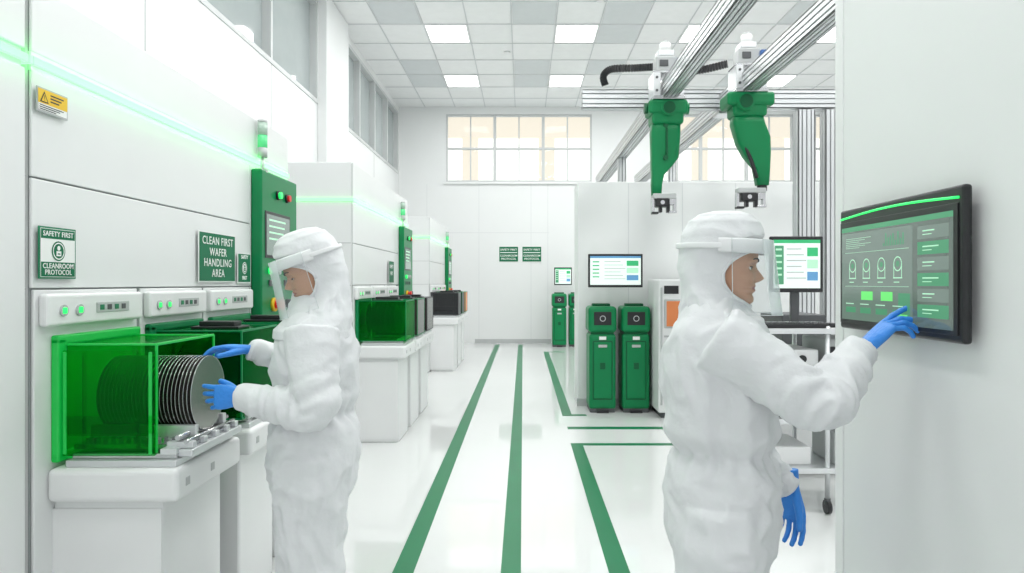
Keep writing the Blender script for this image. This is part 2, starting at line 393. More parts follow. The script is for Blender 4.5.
def tool(name, xf, y0, y1, ports, panel, ztray, top, detail, xback=-2.95):
    g = group(name, ((xf+xback)/2, (y0+y1)/2, 0))
    b = MB()
    b.box(xback, xf-.012, y0+.01, y1-.01, 0, top, WHITE, .01)
    yp = panel[0]
    pl = lambda a,c,z0,z1,mm=WHITE,tk=.012: b.box(xf-tk, xf, a, c, z0, z1, mm, .004)
    b.box(xf-.013, xf-.0115, y0+.012, y1-.012, .02, top-.02, GAP)
    pl(y0+.012, yp-.003, 1.871, 2.237); pl(y0+.012, yp-.003, 1.482, 1.865)
    pl(yp+.003, y1-.012, 1.482, 2.237)
    pl(y0+.012, y1-.012, 2.303, top-.005)
    b.box(xf-.012, xf-.002, y0+.012, y1-.012, 2.237, 2.303, WHITE2)
    b.box(xf-.004, xf+.008, y0+.012, y1-.012, 2.256, 2.286, STRIP, .003)
    b.box(xback+.3, xf+.006, y0-.004, y0+.012, 2.256, 2.286, STRIP, .003)
    for z in (1.868, 1.476): b.box(xback+.02, xf-.02, y0+.007, y0+.0105, z, z+.006, GREY)
    b.box(-2.3, -2.294, y0+.007, y0+.0105, .05, 2.2, GREY)
    pl(panel[0]+.003, y1-.012, .02, 1.476)
    for (a, c) in ports:
        pl(a+.003, c-.003, .02, 1.476)
        b.box(xf, xf+.035, a+.02, c-.02, 1.345, 1.462, WHITE2, .012, 3)
        hw = (c-a)
        for q in (.16, .30):
            b.cyl((xf+.035, a+hw*q, 1.40), (xf+.041, a+hw*q, 1.40), .021, GREY, 16)
            b.box(xf+.04, xf+.044, a+hw*q-.011, a+hw*q+.011, 1.389, 1.411, LEDG, .003)
        b.box(xf+.035, xf+.038, a+hw*.46, a+hw*.8, 1.385, 1.425, GREY, .002)
        for q in range(4): b.box(xf+.038, xf+.040, a+hw*(.49+.075*q), a+hw*(.53+.075*q), 1.395, 1.415, DGREY if q % 2 else LETG)
        xt = xf+.47
        b.box(xf, xt, a+.06, c-.03, ztray-.12, ztray, WHITE2, .022, 4)
        b.box(xf, xt-.07, a+.10, c-.07, .0, ztray-.115, WHITE, .012, 2)
        b.box(xf, xt-.075, a+.094, a+.101, .03, ztray-.15, WHITE2, .002)
        for q in range(2): b.box(xt-.001, xt+.002, a+.12+.2*q, a+.15+.2*q, ztray-.075, ztray-.045, GREY, .001)
        b.box(xf+.05, xt-.02, a+.09, c-.07, ztray, ztray+.025, ALU, .004)
        for q in range(3):
            yy = a+.13+(hw-.25)*q/2
            b.box(xf+.06, xt-.03, yy-.018, yy+.018, ztray+.025, ztray+.045, STEEL, .004)
        b.box(xt-.09, xt-.03, a+.11, c-.10, ztray+.04, ztray+.062, ALU, .004)
    b.fin('tool_body', g)
    area('led_strip_lamp', g, (xf+.035, (y0+y1)/2, 2.271), (0, math.radians(90), 0), .02, y1-y0-.05, 1.4*(y1-y0)/2.6, (.10,1,.20))
    b = MB(); a, c = panel
    b.box(xf, xf+.07, a+.01, c-.01, 1.26, 2.215, GREEN, .012, 3)
    b.box(xf+.07, xf+.074, a+.06, c-.16, 1.66, 1.96, BLACK, .004); b.box(xf+.074, xf+.076, a+.08, c-.18, 1.68, 1.94, SCRD2)
    for q in range(4): b.box(xf+.076, xf+.0765, a+.12, c-.26-.02*q, 1.90-.04*q, 1.912-.04*q, SCRL)
    b.cyl((xf+.07, a+.45, 2.08), (xf+.085, a+.45, 2.08), .03, BLACK); b.cyl((xf+.085, a+.45, 2.08), (xf+.1, a+.45, 2.08), .022, RED)
    b.cyl((xf+.07, a+.28, 2.08), (xf+.085, a+.28, 2.08), .03, BLACK); b.cyl((xf+.085, a+.28, 2.08), (xf+.1, a+.28, 2.08), .022, LEDG)
    for q in range(3): b.cyl((xf+.07, a+.14+.14*q, 1.58), (xf+.09, a+.14+.14*q, 1.58), .024, (LEDG, GREY, GREY)[q])
    for q in range(3): b.box(xf+.07, xf+.08, a+.12+.14*q, a+.17+.14*q, 1.48, 1.52, DGREY, .003)
    b.cyl((xf+.07, a+.2, 1.36), (xf+.09, a+.2, 1.36), .045, YEL); b.cyl((xf+.09, a+.2, 1.36), (xf+.12, a+.2, 1.36), .028, RED); b.cyl((xf+.12, a+.2, 1.36), (xf+.135, a+.2, 1.36), .037, RED)
    b.cyl((xf+.07, a+.45, 1.36), (xf+.11, a+.45, 1.36), .03, BLACK)
    b.fin('control_panel', g)
    b = MB(); ty = a+.1; tx = xf+.04
    b.box(xf-.02, xf+.07, ty-.02, ty+.02, 2.20, 2.23, GREY, .004)
    b.cyl((tx, ty, 2.22), (tx, ty, 2.30), .012, ALU); b.cyl((tx, ty, 2.30), (tx, ty, 2.36), .03, GREY); b.cyl((tx, ty, 2.362), (tx, ty, 2.44), .03, mat('lens_green', (.1,.5,.2), .2, es=.4, ecol=(.1,.8,.3)))
    b.cyl((tx, ty, 2.442), (tx, ty, 2.52), .03, mat('lens_clear', (.45,.58,.5), .2)); b.cyl((tx, ty, 2.52), (tx, ty, 2.535), .03, GREY)
    b.fin('signal_tower', g)
    return g
ports1 = [(2.37, 3.01), (3.03, 3.62), (3.63, 4.24)]
T1 = tool('wafer_processing_tool', XF, 2.35, 4.95, ports1, (4.25, 4.93), .835, 2.55, True)
pod(T1, XF, 2.5, 2.96, .862, 1.275, XF+.36, PODG, GREENB, wafers=0, closed=False, top=False, back=GREENB)
b = MB()
b.box(XF+.03, XF+.365, 2.474, 2.484, .872, 1.255, PODG, .004)
b.box(XF+.05, XF+.365, 2.466, 2.474, .955, 1.02, PODG, .003)
for q in (XF+.035, XF+.345): b.box(q, q+.012, 2.468, 2.474, .88, 1.25, GREENB, .002)
b.fin('pod_cover', T1)
pod(T1, XF, 3.11, 3.55, .88, 1.28, XF+.42, PODG2, GREEN, wafers=10, back=GREEN)
pod(T1, XF, 3.72, 4.17, .88, 1.28, XF+.42, PODG2, GREEN, wafers=10, back=GREEN)
b = MB()
for i in range(25):
    xx = XF+.09+i*.0148
    b.cyl((xx, 2.72, 1.065), (xx+.002, 2.72, 1.065), .145, WAFER if i > 20 else WAFERD, 56)  # outermost wafers take the lit tone, inner ones the shaded tone
    pts = [(xx+.001, 2.72+.1455*math.cos(a_), 1.065+.1455*math.sin(a_)) for a_ in [2*math.pi*q/40 for q in range(41)]]
    b.tube(pts, .0016, STEEL, seg=5, n=1)
b.fin('wafer_stack', T1)
b = MB()
for yy in (2.60, 2.84): b.box(XF+.06, XF+.46, yy-.012, yy+.012, .895, .96, ALU, .003)
b.box(XF+.04, XF+.47, 2.52, 2.93, .885, .905, STEEL, .004)
b.box(XF+.37, XF+.49, 2.50, 2.94, .862, .89, ALU, .005)
for yy in (2.53, 2.62, 2.72, 2.82, 2.9): b.box(XF+.385, XF+.485, yy-.014, yy+.014, .89, .915, ALU, .004)
b.cyl((XF+.43, 2.51, .93),(XF+.43, 2.92, .93), .010, STEEL); b.cyl((XF+.46, 2.51, .915),(XF+.46, 2.92, .915), .008, STEEL)
for i in range(13): b.box(XF+.08+.028*i, XF+.09+.028*i, 2.53, 2.56, .905, .925, STEEL)
b.fin('wafer_cradle', T1)

T2 = tool('wafer_processing_tool', -1.57, 6.3, 9.3, [(6.32, 7.0), (7.02, 7.72), (7.74, 8.44)], (8.6, 9.28), .91, 2.62, True)
pod(T2, -1.57, 6.42, 6.9, .955, 1.33, -1.1, PODG, GREEN, wafers=9, back=GREEN)
pod(T2, -1.57, 7.12, 7.62, .955, 1.33, -1.1, BROWN, GREEN, wafers=0)
pod(T2, -1.57, 7.84, 8.34, .955, 1.33, -1.1, BROWN, DGREY, wafers=0)
sign_plane('safety_sign', (-1.555, 7.9, 1.5), Yp, Zp, .3, .26, [('SAFETY',.15,.19,.06,LETW),('FIRST',.15,.11,.06,LETW)])
T3 = tool('wafer_processing_tool', -1.57, 11.5, 14.4, [(11.52, 12.2), (12.22, 12.92), (12.94, 13.6)], (13.7, 14.38), .91, 2.62, True)
pod(T3, -1.57, 11.62, 12.1, .955, 1.33, -1.1, BLACK, DGREY, wafers=0)
pod(T3, -1.57, 12.32, 12.82, .955, 1.33, -1.1, BLACK, GREEN, wafers=0)
pod(T3, -1.57, 13.04, 13.5, .955, 1.33, -1.1, ORANGE, GREEN, wafers=0)
g = group('service_cabinet', (-2.3, 1.2, 0))
b = MB(); b.box(-2.95, XF-.014, .3, 2.335, 0, 2.55, WHITE, .006)
b.box(XF-.014, XF-.002, .31, 2.335, .02, 2.237, WHITE, .004); b.box(XF-.014, XF-.002, .31, 2.335, 2.303, 2.545, WHITE, .004)
b.box(XF-.006, XF+.006, .31, 2.338, 2.256, 2.286, STRIP, .003)
b.fin('cabinet_body', g)
area('led_strip_lamp', g, (XF+.035, 1.33, 2.271), (0, math.radians(90), 0), .02, 1.98, 1.0, (.10,1,.20))

# ------------------------------------------------------------------ wall touch screen (right)
g = group('wall_touch_screen', (1.12, 2.02, 1.55))
b = MB()
ya, yb_, za, zb = 1.690, 2.352, 1.347, 1.747
b.box(1.092, 1.116, ya, yb_, za, zb, BLACK, .009, 3)
b.box(1.116, 1.14, ya+.12, yb_-.12, za+.07, zb-.07, DGREY, .004)
b.box(1.088, 1.0925, ya+.02, yb_-.012, za+.02, zb-.045, BLACK, .001)
b.fin('screen_housing', g)
b = MB()
n = 24
pts = []
for i in range(n+1):
    t_ = i/n; y = yb_-.012-(yb_-ya-.03)*t_
    z = zb-.026+.012*math.sin(math.pi*min(1, t_*1.0))-.006
    pts.append((1.0905, y, z))
b.tube(pts, .0035, LEDG, seg=8, n=1)
b.fin('screen_led_bar', g)
b = MB()
sy0 = yb_-.025; sw = (yb_-ya)-.06; sz0 = za+.032; sh = (zb-za)-.095
Q = lambda u0,u1,v0,v1,m,o=0: b.quad((1.0875-o, sy0-u0*sw, sz0+v0*sh), V((0,-(u1-u0)*sw,0)), V((0,0,(v1-v0)*sh)), m)
Q(0,1,0,1,SCRD); Q(.0,.70,.0,.93,SCRD2,.0003); Q(.72,.99,.04,.93,SCRD,.0003)
Q(0,1,.95,1.0,SCRM,.0004)
for i in range(6): Q(.74,.97,.09+.14*i,.205+.14*i,SCRM if i in (0,2,4) else SCRD2,.0006)
for i in range(6): Q(.78,.90-.03*(i%2),.155+.14*i,.167+.14*i,SCRL,.0009); Q(.78,.85,.125+.14*i,.132+.14*i,SCRL,.0009)
for i in range(4):
    u = .08+.15*i
    b.disc((1.0869, sy0-(u+.045)*sw, sz0+.58*sh), Yp*-1, Zp, .022, SCRL, r_in=.0185)
    b.disc((1.0867, sy0-(u+.045)*sw, sz0+.58*sh), Yp*-1, Zp, .009, SCRM)
    Q(u+.005,u+.085,.44,.452,SCRL,.0006); Q(u+.008,u+.014,.452,.58,SCRL,.0006); Q(u+.076,u+.082,.452,.58,SCRL,.0006)
    Q(u+.01,u+.06,.40,.41,SCRL,.0006)
Q(.04,.67,.36,.364,SCRL,.0006); Q(.04,.67,.72,.724,SCRL,.0006)
for i in range(4): Q(.05+.16*i,.16+.16*i,.08,.14,SCRM,.0006); Q(.05+.16*i,.14+.16*i,.17,.18,SCRL,.0007)
for i in range(6): Q(.05,.2+.06*(i%3),.77+.02*i,.774+.02*i,SCRL,.0006)
for i in range(9): Q(.44+.022*i,.452+.022*i,.76,.79+.1*abs(math.sin(i*1.3)),SCRM,.0006)
Q(.22,.34,.22,.31,SCRY,.0006); Q(.42,.53,.22,.31,SCRY,.0006); Q(.58,.68,.05,.30,SCRM,.0005); Q(.5,.66,.05,.10,SCRY,.0008)
b.fin('screen_interface', g)

# ------------------------------------------------------------------ gantry robot
def extr(b, axis, a0, a1, c1, c2, w_, h_):
    def bx(u0,u1,v0,v1,m,bev=0):
        if axis == 'y': b.box(c1+u0,c1+u1,a0,a1,c2+v0,c2+v1,m,bev)
        elif axis == 'x': b.box(a0,a1,c1+u0,c1+u1,c2+v0,c2+v1,m,bev)
        else: b.box(c1+u0,c1+u1,c2+v0,c2+v1,a0,a1,m,bev)
    W = w_/2; Hh = h_/2
    bx(-W+.010,W-.010,-Hh+.010,Hh-.010,ALUD)
    for su in (-1,1):
        for full, half, fn in ((h_, Hh, 'v'), (w_, W, 'u')):
            n = max(1, int(round(full/.085))); pitch = full/n; slot = .012
            for i in range(n):
                lo = -half+pitch*i+(slot/2 if i else 0); hi = -half+pitch*(i+1)-(slot/2 if i < n-1 else 0)
                mid = (lo+hi)/2
                for (p, q) in ((lo, mid-slot/2), (mid+slot/2, hi)):
                    if fn == 'v': u = su*(W-.006); bx(u-.006,u+.006,p,q,ALU,.002)
                    else: v = su*(Hh-.006); bx(p,q,v-.006,v+.006,ALU,.002)
G = group('gantry_robot', (1.7, 6.5, 0))
b = MB()
extr(b, 'y', 2.6, 12.2, 1.36, 3.30, .13, .17); extr(b, 'y', 2.6, 12.2, 2.05, 3.32, .13, .17)
extr(b, 'x', .60, 4.2, 6.95, 3.36, .12, .19)
extr(b, 'z', 0, 3.25, 2.86, 6.95, .17, .14); extr(b, 'z', 0, 3.25, 3.10, 6.95, .1, .14)
extr(b, 'z', 0, 3.21, 1.36, 9.4, .1, .1); extr(b, 'z', 0, 3.21, 2.05, 9.4, .1, .1); extr(b, 'z', 0, 3.21, 1.36, 11.9, .1, .1); extr(b, 'z', 0, 3.21, 2.05, 11.9, .1, .1)
b.box(2.75,2.97,6.86,7.04,0,.02,ALU,.004)
b.box(1.36-.09,1.36+.09,6.84,7.06,3.2,3.24,STEEL,.004)
b.box(2.05-.09,2.05+.09,6.84,7.06,3.2,3.24,STEEL,.004)
b.fin('gantry_frame', G)
b = MB()
def chain(pts):
    P = crom([list(p) for p in pts], 8)
    for i in range(len(P)-1):
        a = V(P[i]); c = V(P[i+1]); d = c-a
        M = Matrix.Translation((a+c)/2) @ d.to_track_quat('X','Y').to_matrix().to_4x4()
        b.box(-d.length*.46, d.length*.46, -.035, .035, -.02, .02, BLACK, .005, 1, M)
chain([(.82,6.8,3.47),(.80,6.8,3.56),(.88,6.8,3.63),(1.1,6.8,3.64),(1.28,6.7,3.62)])
chain([(1.62,6.8,3.47),(1.56,6.8,3.55),(1.62,6.8,3.60),(1.8,6.7,3.6),(1.98,6.6,3.62)])
b.fin('cable_chain', G)
def gripper(b, gx, y, gz, w):
    b.box(gx-w, gx+w, y-.05, y+.05, gz-.075, gz-.025, GREY, .01, 3)
    b.box(gx-w*.75, gx+w*.35, y-.055, y+.055, gz-.15, gz-.07, BLACK, .01, 2)
    b.box(gx+w*.4, gx+w*.8, y-.045, y+.045, gz-.13, gz-.07, STEEL, .006)
    for sx in (-w*.95, -w*.3, w*.35, w*.9): b.box(gx+sx-.014, gx+sx+.014, y-.03, y+.03, gz-.2, gz-.07, STEEL if abs(sx) > w*.5 else BLACK, .004)
    b.box(gx-w*1.05, gx-w*.5, y-.035, y+.035, gz-.215, gz-.195, BLACK, .004); b.box(gx+w*.4, gx+w*1.05, y-.035, y+.035, gz-.205, gz-.185, STEEL, .004)
    b.cyl((gx-w*.2,y-.06,gz-.11),(gx-w*.2,y-.05,gz-.11),.02,STEEL)
def robot(x, y, zt, kind):
    b = MB()
    b.box(x-.14, x+.14, y-.13, y+.13, zt+.19, zt+.215, STEEL, .006); b.box(x-.14, x-.075, y-.13, y+.13, zt-.02, zt+.2, ALU, .006); b.box(x+.075, x+.14, y-.13, y+.13, zt-.02, zt+.2, ALU, .006)
    b.box(x-.11, x+.09, y-.1, y+.08, zt+.215, zt+.36, GREY, .015, 3); b.box(x-.09, x+.06, y-.09, y+.07, zt+.36, zt+.42, ALU, .012, 3); b.cyl((x-.01, y-.01, zt+.42), (x-.01, y-.01, zt+.5), .05, WHITE2); b.cyl((x-.01, y-.01, zt+.50), (x-.01, y-.01, zt+.52), .035, GREY)
    b.box(x+.08, x+.15, y-.14, y-.06, zt+.23, zt+.33, mat('drive_blue', (.05,.15,.4), .4), .006)
    b.box(x-.08, x+.0, y-.112, y-.1, zt+.26, zt+.32, DGREY, .004)
    for sx in (-.11, .11):
        for dz in (.03, .15): b.cyl((x+sx, y-.137, zt+dz), (x+sx, y-.13, zt+dz), .012, DGREY, 12)
    b.box(x-.145, x+.145, y-.14, y+.14, zt-.05, zt-.015, STEEL, .006)
    if kind == 0:
        b.box(x-.18, x+.18, y-.13, y+.13, zt-.18, zt-.045, GREEN, .03, 4)
        b.box(x-.15, x+.145, y-.115, y+.115, zt-.27, zt-.15, GREEN, .03, 4)
        b.cyl((x+.17,y-.02,zt-.11), (x+.205,y-.02,zt-.11), .055, GREEN, 28); b.cyl((x-.205,y-.02,zt-.11), (x-.17,y-.02,zt-.11), .05, GREEND)
        b.cyl((x,y-.155,zt-.13), (x,y+.1,zt-.13), .07, GREEN, 28); b.cyl((x,y-.161,zt-.13), (x,y-.155,zt-.13), .055, GREEND, 28)
        b.loft([((x-.005,y,zt-.20),(.13,0,0),(0,.09,0)),((x-.01,y,zt-.34),(.138,0,0),(0,.085,0)),((x-.015,y,zt-.57),(.128,0,0),(0,.07,0)),((x-.045,y,zt-.65),(.098,0,0),(0,.06,0)),((x-.08,y,zt-.73),(.058,0,0),(0,.055,0)),((x-.09,y,zt-.82),(.05,0,0),(0,.05,0)),((x-.09,y,zt-.92),(.045,0,0),(0,.04,0))], GREEN, seg=32, power=5)
        b.box(x-.02, x+.0, y-.092, y-.06, zt-.55, zt-.3, GREEND, .006)
        for q in (.28, .58): b.cyl((x-.02,y-.095,zt-q),(x-.02,y-.07,zt-q),.022,GREEND,16)
        b.cyl((x-.09,y,zt-.96),(x-.09,y,zt-.88),.04,BLACK)
        gripper(b, x-.02, y, zt-.88, .11)
    else:
        b.box(x-.22, x+.21, y-.14, y+.14, zt-.17, zt-.045, GREEN, .03, 4)
        b.box(x-.16, x+.15, y-.115, y+.115, zt-.26, zt-.14, GREEN, .03, 4)
        b.cyl((x-.06,y-.16,zt-.14), (x-.06,y+.1,zt-.14), .08, GREEN, 28); b.cyl((x-.06,y-.166,zt-.14), (x-.06,y-.16,zt-.14), .06, GREEND, 28)
        b.loft([((x-.01,y,zt-.22),(.135,0,0),(0,.09,0)),((x-.0,y,zt-.32),(.15,0,0),(0,.09,0)),((x+.05,y,zt-.47),(.15,0,.03),(0,.08,0)),((x+.085,y,zt-.60),(.12,0,.02),(0,.07,0)),((x+.125,y,zt-.72),(.075,0,0),(0,.06,0)),((x+.135,y,zt-.88),(.055,0,0),(0,.05,0))], GREEN, seg=32, power=5)
        b.tube([(x-.1,y-.03,zt-.25),(x-.1,y-.04,zt-.4),(x-.0,y-.06,zt-.62),(x+.07,y-.05,zt-.82)], .018, BLACK)
        b.cyl((x+.135,y,zt-.93),(x+.135,y,zt-.86),.045,BLACK)
        gripper(b, x+.03, y, zt-.88, .13)
    b.fin('robot_arm', G)
robot(1.34, 6.4, 3.24, 0); robot(2.07, 6.3, 3.28, 1)

# ------------------------------------------------------------------ green bins
def bin_(x0, x1, y0, y1, h):
    g = group('green_waste_bin', ((x0+x1)/2, (y0+y1)/2, 0)); b = MB(); cx = (x0+x1)/2; w = (x1-x0)/2; cy = (y0+y1)/2
    b.box(x0+.02, x1-.02, y0+.02, y1-.02, 0, .05, DGREY, .008)
    b.box(x0+.01, x1-.01, y0+.01, y1-.01, .04, h*.72, GREEN, .03, 4)
    b.box(x0, x1, y0-.005, y1, h*.735, h-.03, GREEN, .045, 5)
    b.box(x0+.03, x1-.03, y0+.03, y1-.03, h*.70, h*.75, GREEND, .005)
    b.box(x0+.06, x1-.06, y0-.008, y0+.02, h*.80, h*.93, BLACK, .012, 3)
    b.disc((cx, y0-.0095, h*.865), Xp, Zp, .035, GREY, r_in=.026)
    b.box(x0+.05, x1-.05, y0+.002, y0+.02, h*.12, h*.66, GREEND, .008, 2); b.box(x0+.06, x1-.06, y0-.003, y0+.02, h*.13, h*.65, GREEN, .012, 3)
    b.box(cx-.05, cx+.05, y0-.012, y0, h*.60, h*.625, GREY, .004)
    b.box(cx-.04, cx+.04, y0-.006, y0, h*.67, h*.70, LETW, .001)
    b.box(cx-.03, cx+.03, y0-.006, y0, h*.4, h*.46, GREEND, .001)
    b.box(x0+.06, x1-.06, cy-.06, cy+.06, h-.035, h, GREEND, .012, 3)
    b.box(cx-.07, cx+.07, y0-.02, y0+.03, .0, .035, BLACK, .006)
    b.fin('bin_body', g)
bin_(.755, 1.085, 7.88, 8.27, 1.26); bin_(1.14, 1.475, 7.88, 8.27, 1.26)
bin_(.68, 1.03, 16.0, 16.4, 1.28); bin_(1.08, 1.38, 16.1, 16.5, 1.28)
# ------------------------------------------------------------------ monitors
def monitor(name, cx, cy, zc, w, h, mount='wall', ywall=None, ui=0, stand_z=None):
    g = group(name, (cx, cy, zc)); b = MB()
    b.box(cx-w/2, cx+w/2, cy, cy+.03, zc-h/2, zc+h/2, BLACK, .008, 3)
    s_ = .022
    x0 = cx-w/2+s_; z0 = zc-h/2+s_*1.3; W = w-2*s_; Hh = h-2.4*s_
    q = lambda u0,u1,v0,v1,m,o=0: b.quad((x0+u0*W, cy-.001-o, z0+v0*Hh), Xp*(u1-u0)*W, Zp*(v1-v0)*Hh, m)
    q(0,1,0,1,SCRW); q(0,1,.93,1,SCRB if ui == 0 else SCRG,.0005)
    q(.03,.22,.08,.88,SCRM if ui else SCRW,.0006)
    for i in range(6): q(.28,.6+.05*(i%3),.80-.12*i,.82-.12*i,GREY,.0008)
    for i in range(3): q(.72,.95,.66-.25*i,.84-.25*i,(SCRG,SCRL,SCRB)[i],.0008)
    for i in range(5): q(.05,.18,.78-.13*i,.82-.13*i,SCRG if ui == 0 else SCRL,.001)
    if mount == 'wall':
        b.box(cx-.05, cx+.05, cy+.03, cy+.05, zc-.05, zc+.05, DGREY, .004); b.box(cx-.025, cx+.025, cy+.05, ywall, zc-.025, zc+.025, DGREY, .004)
    else:
        b.box(cx-.03, cx+.03, cy+.03, cy+.06, stand_z+.01, zc, DGREY, .006); b.box(cx-.12, cx+.12, cy-.06, cy+.14, stand_z, stand_z+.015, DGREY, .006)
    b.fin('display', g)
monitor('wall_monitor', 1.05, 7.75, 1.64, .62, .38, 'wall', 8.345)
monitor('wall_monitor', .95, 16.2, 1.66, .42, .42, 'wall', YF-.001, 1)
g = group('process_instrument', (1.75, 7.8, 0)); b = MB()
b.box(1.50, 2.35, 7.55, 8.2, .06, 1.54, WHITE2, .02, 3); b.box(1.54, 2.31, 7.59, 8.16, 0, .07, DGREY)
b.box(1.56, 1.9, 7.535, 7.56, 1.0, 1.32, GREY, .01); b.box(1.585, 1.875, 7.528, 7.54, 1.02, 1.30, ORANGE, .006)
b.box(1.56, 1.72, 7.54, 7.56, 1.38, 1.47, BLACK, .004); b.box(1.56, 2.28, 7.54, 7.552, .9, .92, GREY); b.box(1.52, 1.54, 7.535, 7.56, .15, 1.45, GREY, .004)
b.box(1.58, 1.66, 7.53, 7.55, .75, .84, DGREY, .004)
b.fin('instrument_body', g)
# ------------------------------------------------------------------ workstation cart
g = group('workstation_cart', (1.85, 4.7, 0)); b = MB()
cx0, cx1, cy0, cy1 = 1.47, 2.35, 4.42, 5.0
for x in (cx0+.02, 1.98, cx1-.02):
    for y in (cy0+.02, cy1-.02):
        b.cyl((x,y,.09), (x,y,1.62 if y > 4.7 else 1.22), .016, ALU, 14); b.cyl((x,y,.06), (x,y,.1), .02, DGREY, 12)
        b.cyl((x-.014,y,.045), (x+.014,y,.045), .045, BLACK, 20)
for z in (.30, .62, .93, 1.205):
    b.box(cx0, cx1, cy0, cy1, z-.012, z, ALU if z < 1.2 else WHITE2, .004)
    b.box(cx0, cx1, cy0-.004, cy0+.008, z-.035, z, ALU, .003); b.box(cx0-.004, cx0+.008, cy0, cy1, z-.035, z, ALU, .003)
b.fin('cart_frame', g)
b = MB()
b.box(1.50, 1.98, 4.43, 4.60, 1.206, 1.236, BLACK, .005)
for r in range(4):
    for c in range(13): b.box(1.515+.035*c, 1.543+.035*c, 4.445+.036*r, 4.473+.036*r, 1.236, 1.244, DGREY, .002)
b.box(2.02, 2.08, 4.5, 4.59, 1.206, 1.235, BLACK, .012, 3)
b.fin('keyboard', g)
b = MB()
b.box(1.52, 1.95, 4.5, 4.9, .93, 1.06, WHITE2, .01); b.box(1.57, 1.75, 4.49, 4.505, .96, 1.03, DGREY, .004); b.cyl((1.84,4.485,1.0),(1.84,4.5,1.0),.025,BLACK)
b.box(2.0, 2.28, 4.5, 4.9, .93, 1.13, GREY, .01); b.box(2.02, 2.26, 4.49, 4.5, .98, 1.08, BLACK, .004)
b.box(1.52, 1.72, 4.48, 4.9, .62, .84, BLACK, .008); b.box(1.54, 1.70, 4.47, 4.485, .76, .81, GREY, .003); b.box(1.78, 2.25, 4.5, 4.9, .62, .76, WHITE2, .01)
b.box(1.82, 2.1, 4.49, 4.505, .66, .72, LETG, .003)
b.box(1.6, 1.9, 4.5, 4.9, .30, .42, WHITE2, .01); b.box(2.05, 2.3, 4.5, 4.85, .30, .52, GREY, .01)
b.tube([(1.6,4.95,1.2),(1.56,5.0,1.0),(1.62,5.0,.75),(1.58,4.98,.5)], .008, BLACK); b.tube([(1.7,4.95,1.2),(1.75,5.02,1.0),(1.66,5.02,.7),(1.7,4.98,.45)], .006, BLACK)
b.fin('cart_equipment', g)
monitor('desktop_monitor', 1.905, 4.75, 1.63, .37, .39, 'stand', None, 1, 1.206)
g = group('equipment_cabinet', (2.3, 5.6, 0)); b = MB()
b.box(1.95, 2.75, 5.35, 6.0, .02, 1.0, GREY, .015); b.box(1.98, 2.3, 5.335, 5.352, .1, .95, WHITE2, .008); b.box(2.33, 2.72, 5.335, 5.352, .1, .95, WHITE2, .008)
b.box(2.05, 2.4, 5.4, 5.9, 1.0, 1.25, DGREY, .01); b.box(1.97, 2.73, 5.37, 5.98, 0, .03, BLACK)
b.fin('cabinet_body', g)

# ------------------------------------------------------------------ people
def bake(mb, voxel, smooth_it, name, parent, material, disp=None):
    me = bpy.data.meshes.new('tmp'); mb.bm.to_mesh(me); mb.bm.free()
    o = bpy.data.objects.new('tmp', me); sc.collection.objects.link(o)
    r = o.modifiers.new('r', 'REMESH'); r.mode = 'VOXEL'; r.voxel_size = voxel; r.use_smooth_shade = True
    s = o.modifiers.new('s', 'SMOOTH'); s.iterations = smooth_it; s.factor = .5
    dg = bpy.context.evaluated_depsgraph_get(); dg.update()
    ev = o.evaluated_get(dg); m2 = bpy.data.meshes.new_from_object(ev)
    bpy.data.objects.remove(o); bpy.data.meshes.remove(me)
    if disp:
        nrm = [v.normal.copy() for v in m2.vertices]
        for v, n in zip(m2.vertices, nrm):
            v.co = v.co + n*disp(v.co, n)
    m2.materials.clear(); m2.materials.append(material)
    for p in m2.polygons: p.use_smooth = True
    ob = bpy.data.objects.new(name, m2); return link(ob, parent)

def interp(tab, z):
    if z >= tab[0][0]: return tab[0][1:]
    if z <= tab[-1][0]: return tab[-1][1:]
    for a, c in zip(tab, tab[1:]):
        if a[0] >= z >= c[0]:
            t = (a[0]-z)/(a[0]-c[0]); t = t*t*(3-2*t)*.5+t*.5
            return [p+(q-p)*t for p, q in zip(a[1:], c[1:])]
HEADT = [(.122,.000,.0,.0),(.118,.028,.035,.03),(.105,.055,.068,.052),(.085,.074,.088,.066),(.06,.086,.1,.074),(.035,.0905,.104,.076),(.018,.0895,.104,.075),(.006,.083,.103,.0735),(-.004,.081,.102,.072),(-.02,.084,.098,.070),(-.036,.0845,.09,.066),(-.044,.082,.085,.0635),(-.054,.0865,.08,.060),(-.060,.083,.076,.058),(-.067,.0865,.073,.056),(-.078,.077,.068,.052),(-.09,.082,.062,.046),(-.1,.081,.058,.038),(-.110,.070,.053,.030),(-.117,.05,.05,.022),(-.12,.03,.045,.015)]
def gs(x, s): return math.exp(-(x/s)**2)
def face_pt(th, z):
    F, B, W = interp(HEADT, z)
    c, s_ = math.cos(th), math.sin(th)
    R = F if c >= 0 else B
    e = .86
    f = math.copysign(abs(c)**e, c)*R; l = math.copysign(abs(s_)**.92, s_)*W
    if c > 0:
        if -.05 < z < .012:
            if z > -.031: n_ = .025*((.012-z)/.043)**1.15; sg = .0075+.0065*((.012-z)/.043)
            else: n_ = .025*max(0, (z+.046)/.015)**.6; sg = .014
            f += n_*gs(l, sg)
        for sd in (-1, 1):
            f -= .010*gs(l-sd*.031, .014)*gs(z-.001, .011)
            f += .004*gs(l-sd*.034, .018)*gs(z-.021, .007)
            f += .004*gs(l-sd*.042, .016)*gs(z+.03, .016)
            f += .005*gs(l-sd*.0135, .005)*gs(z+.036, .006)
        if abs(l) > .012: f -= .003*gs(z+.060, .006)*gs(abs(l)-.025, .008)
    return f, l
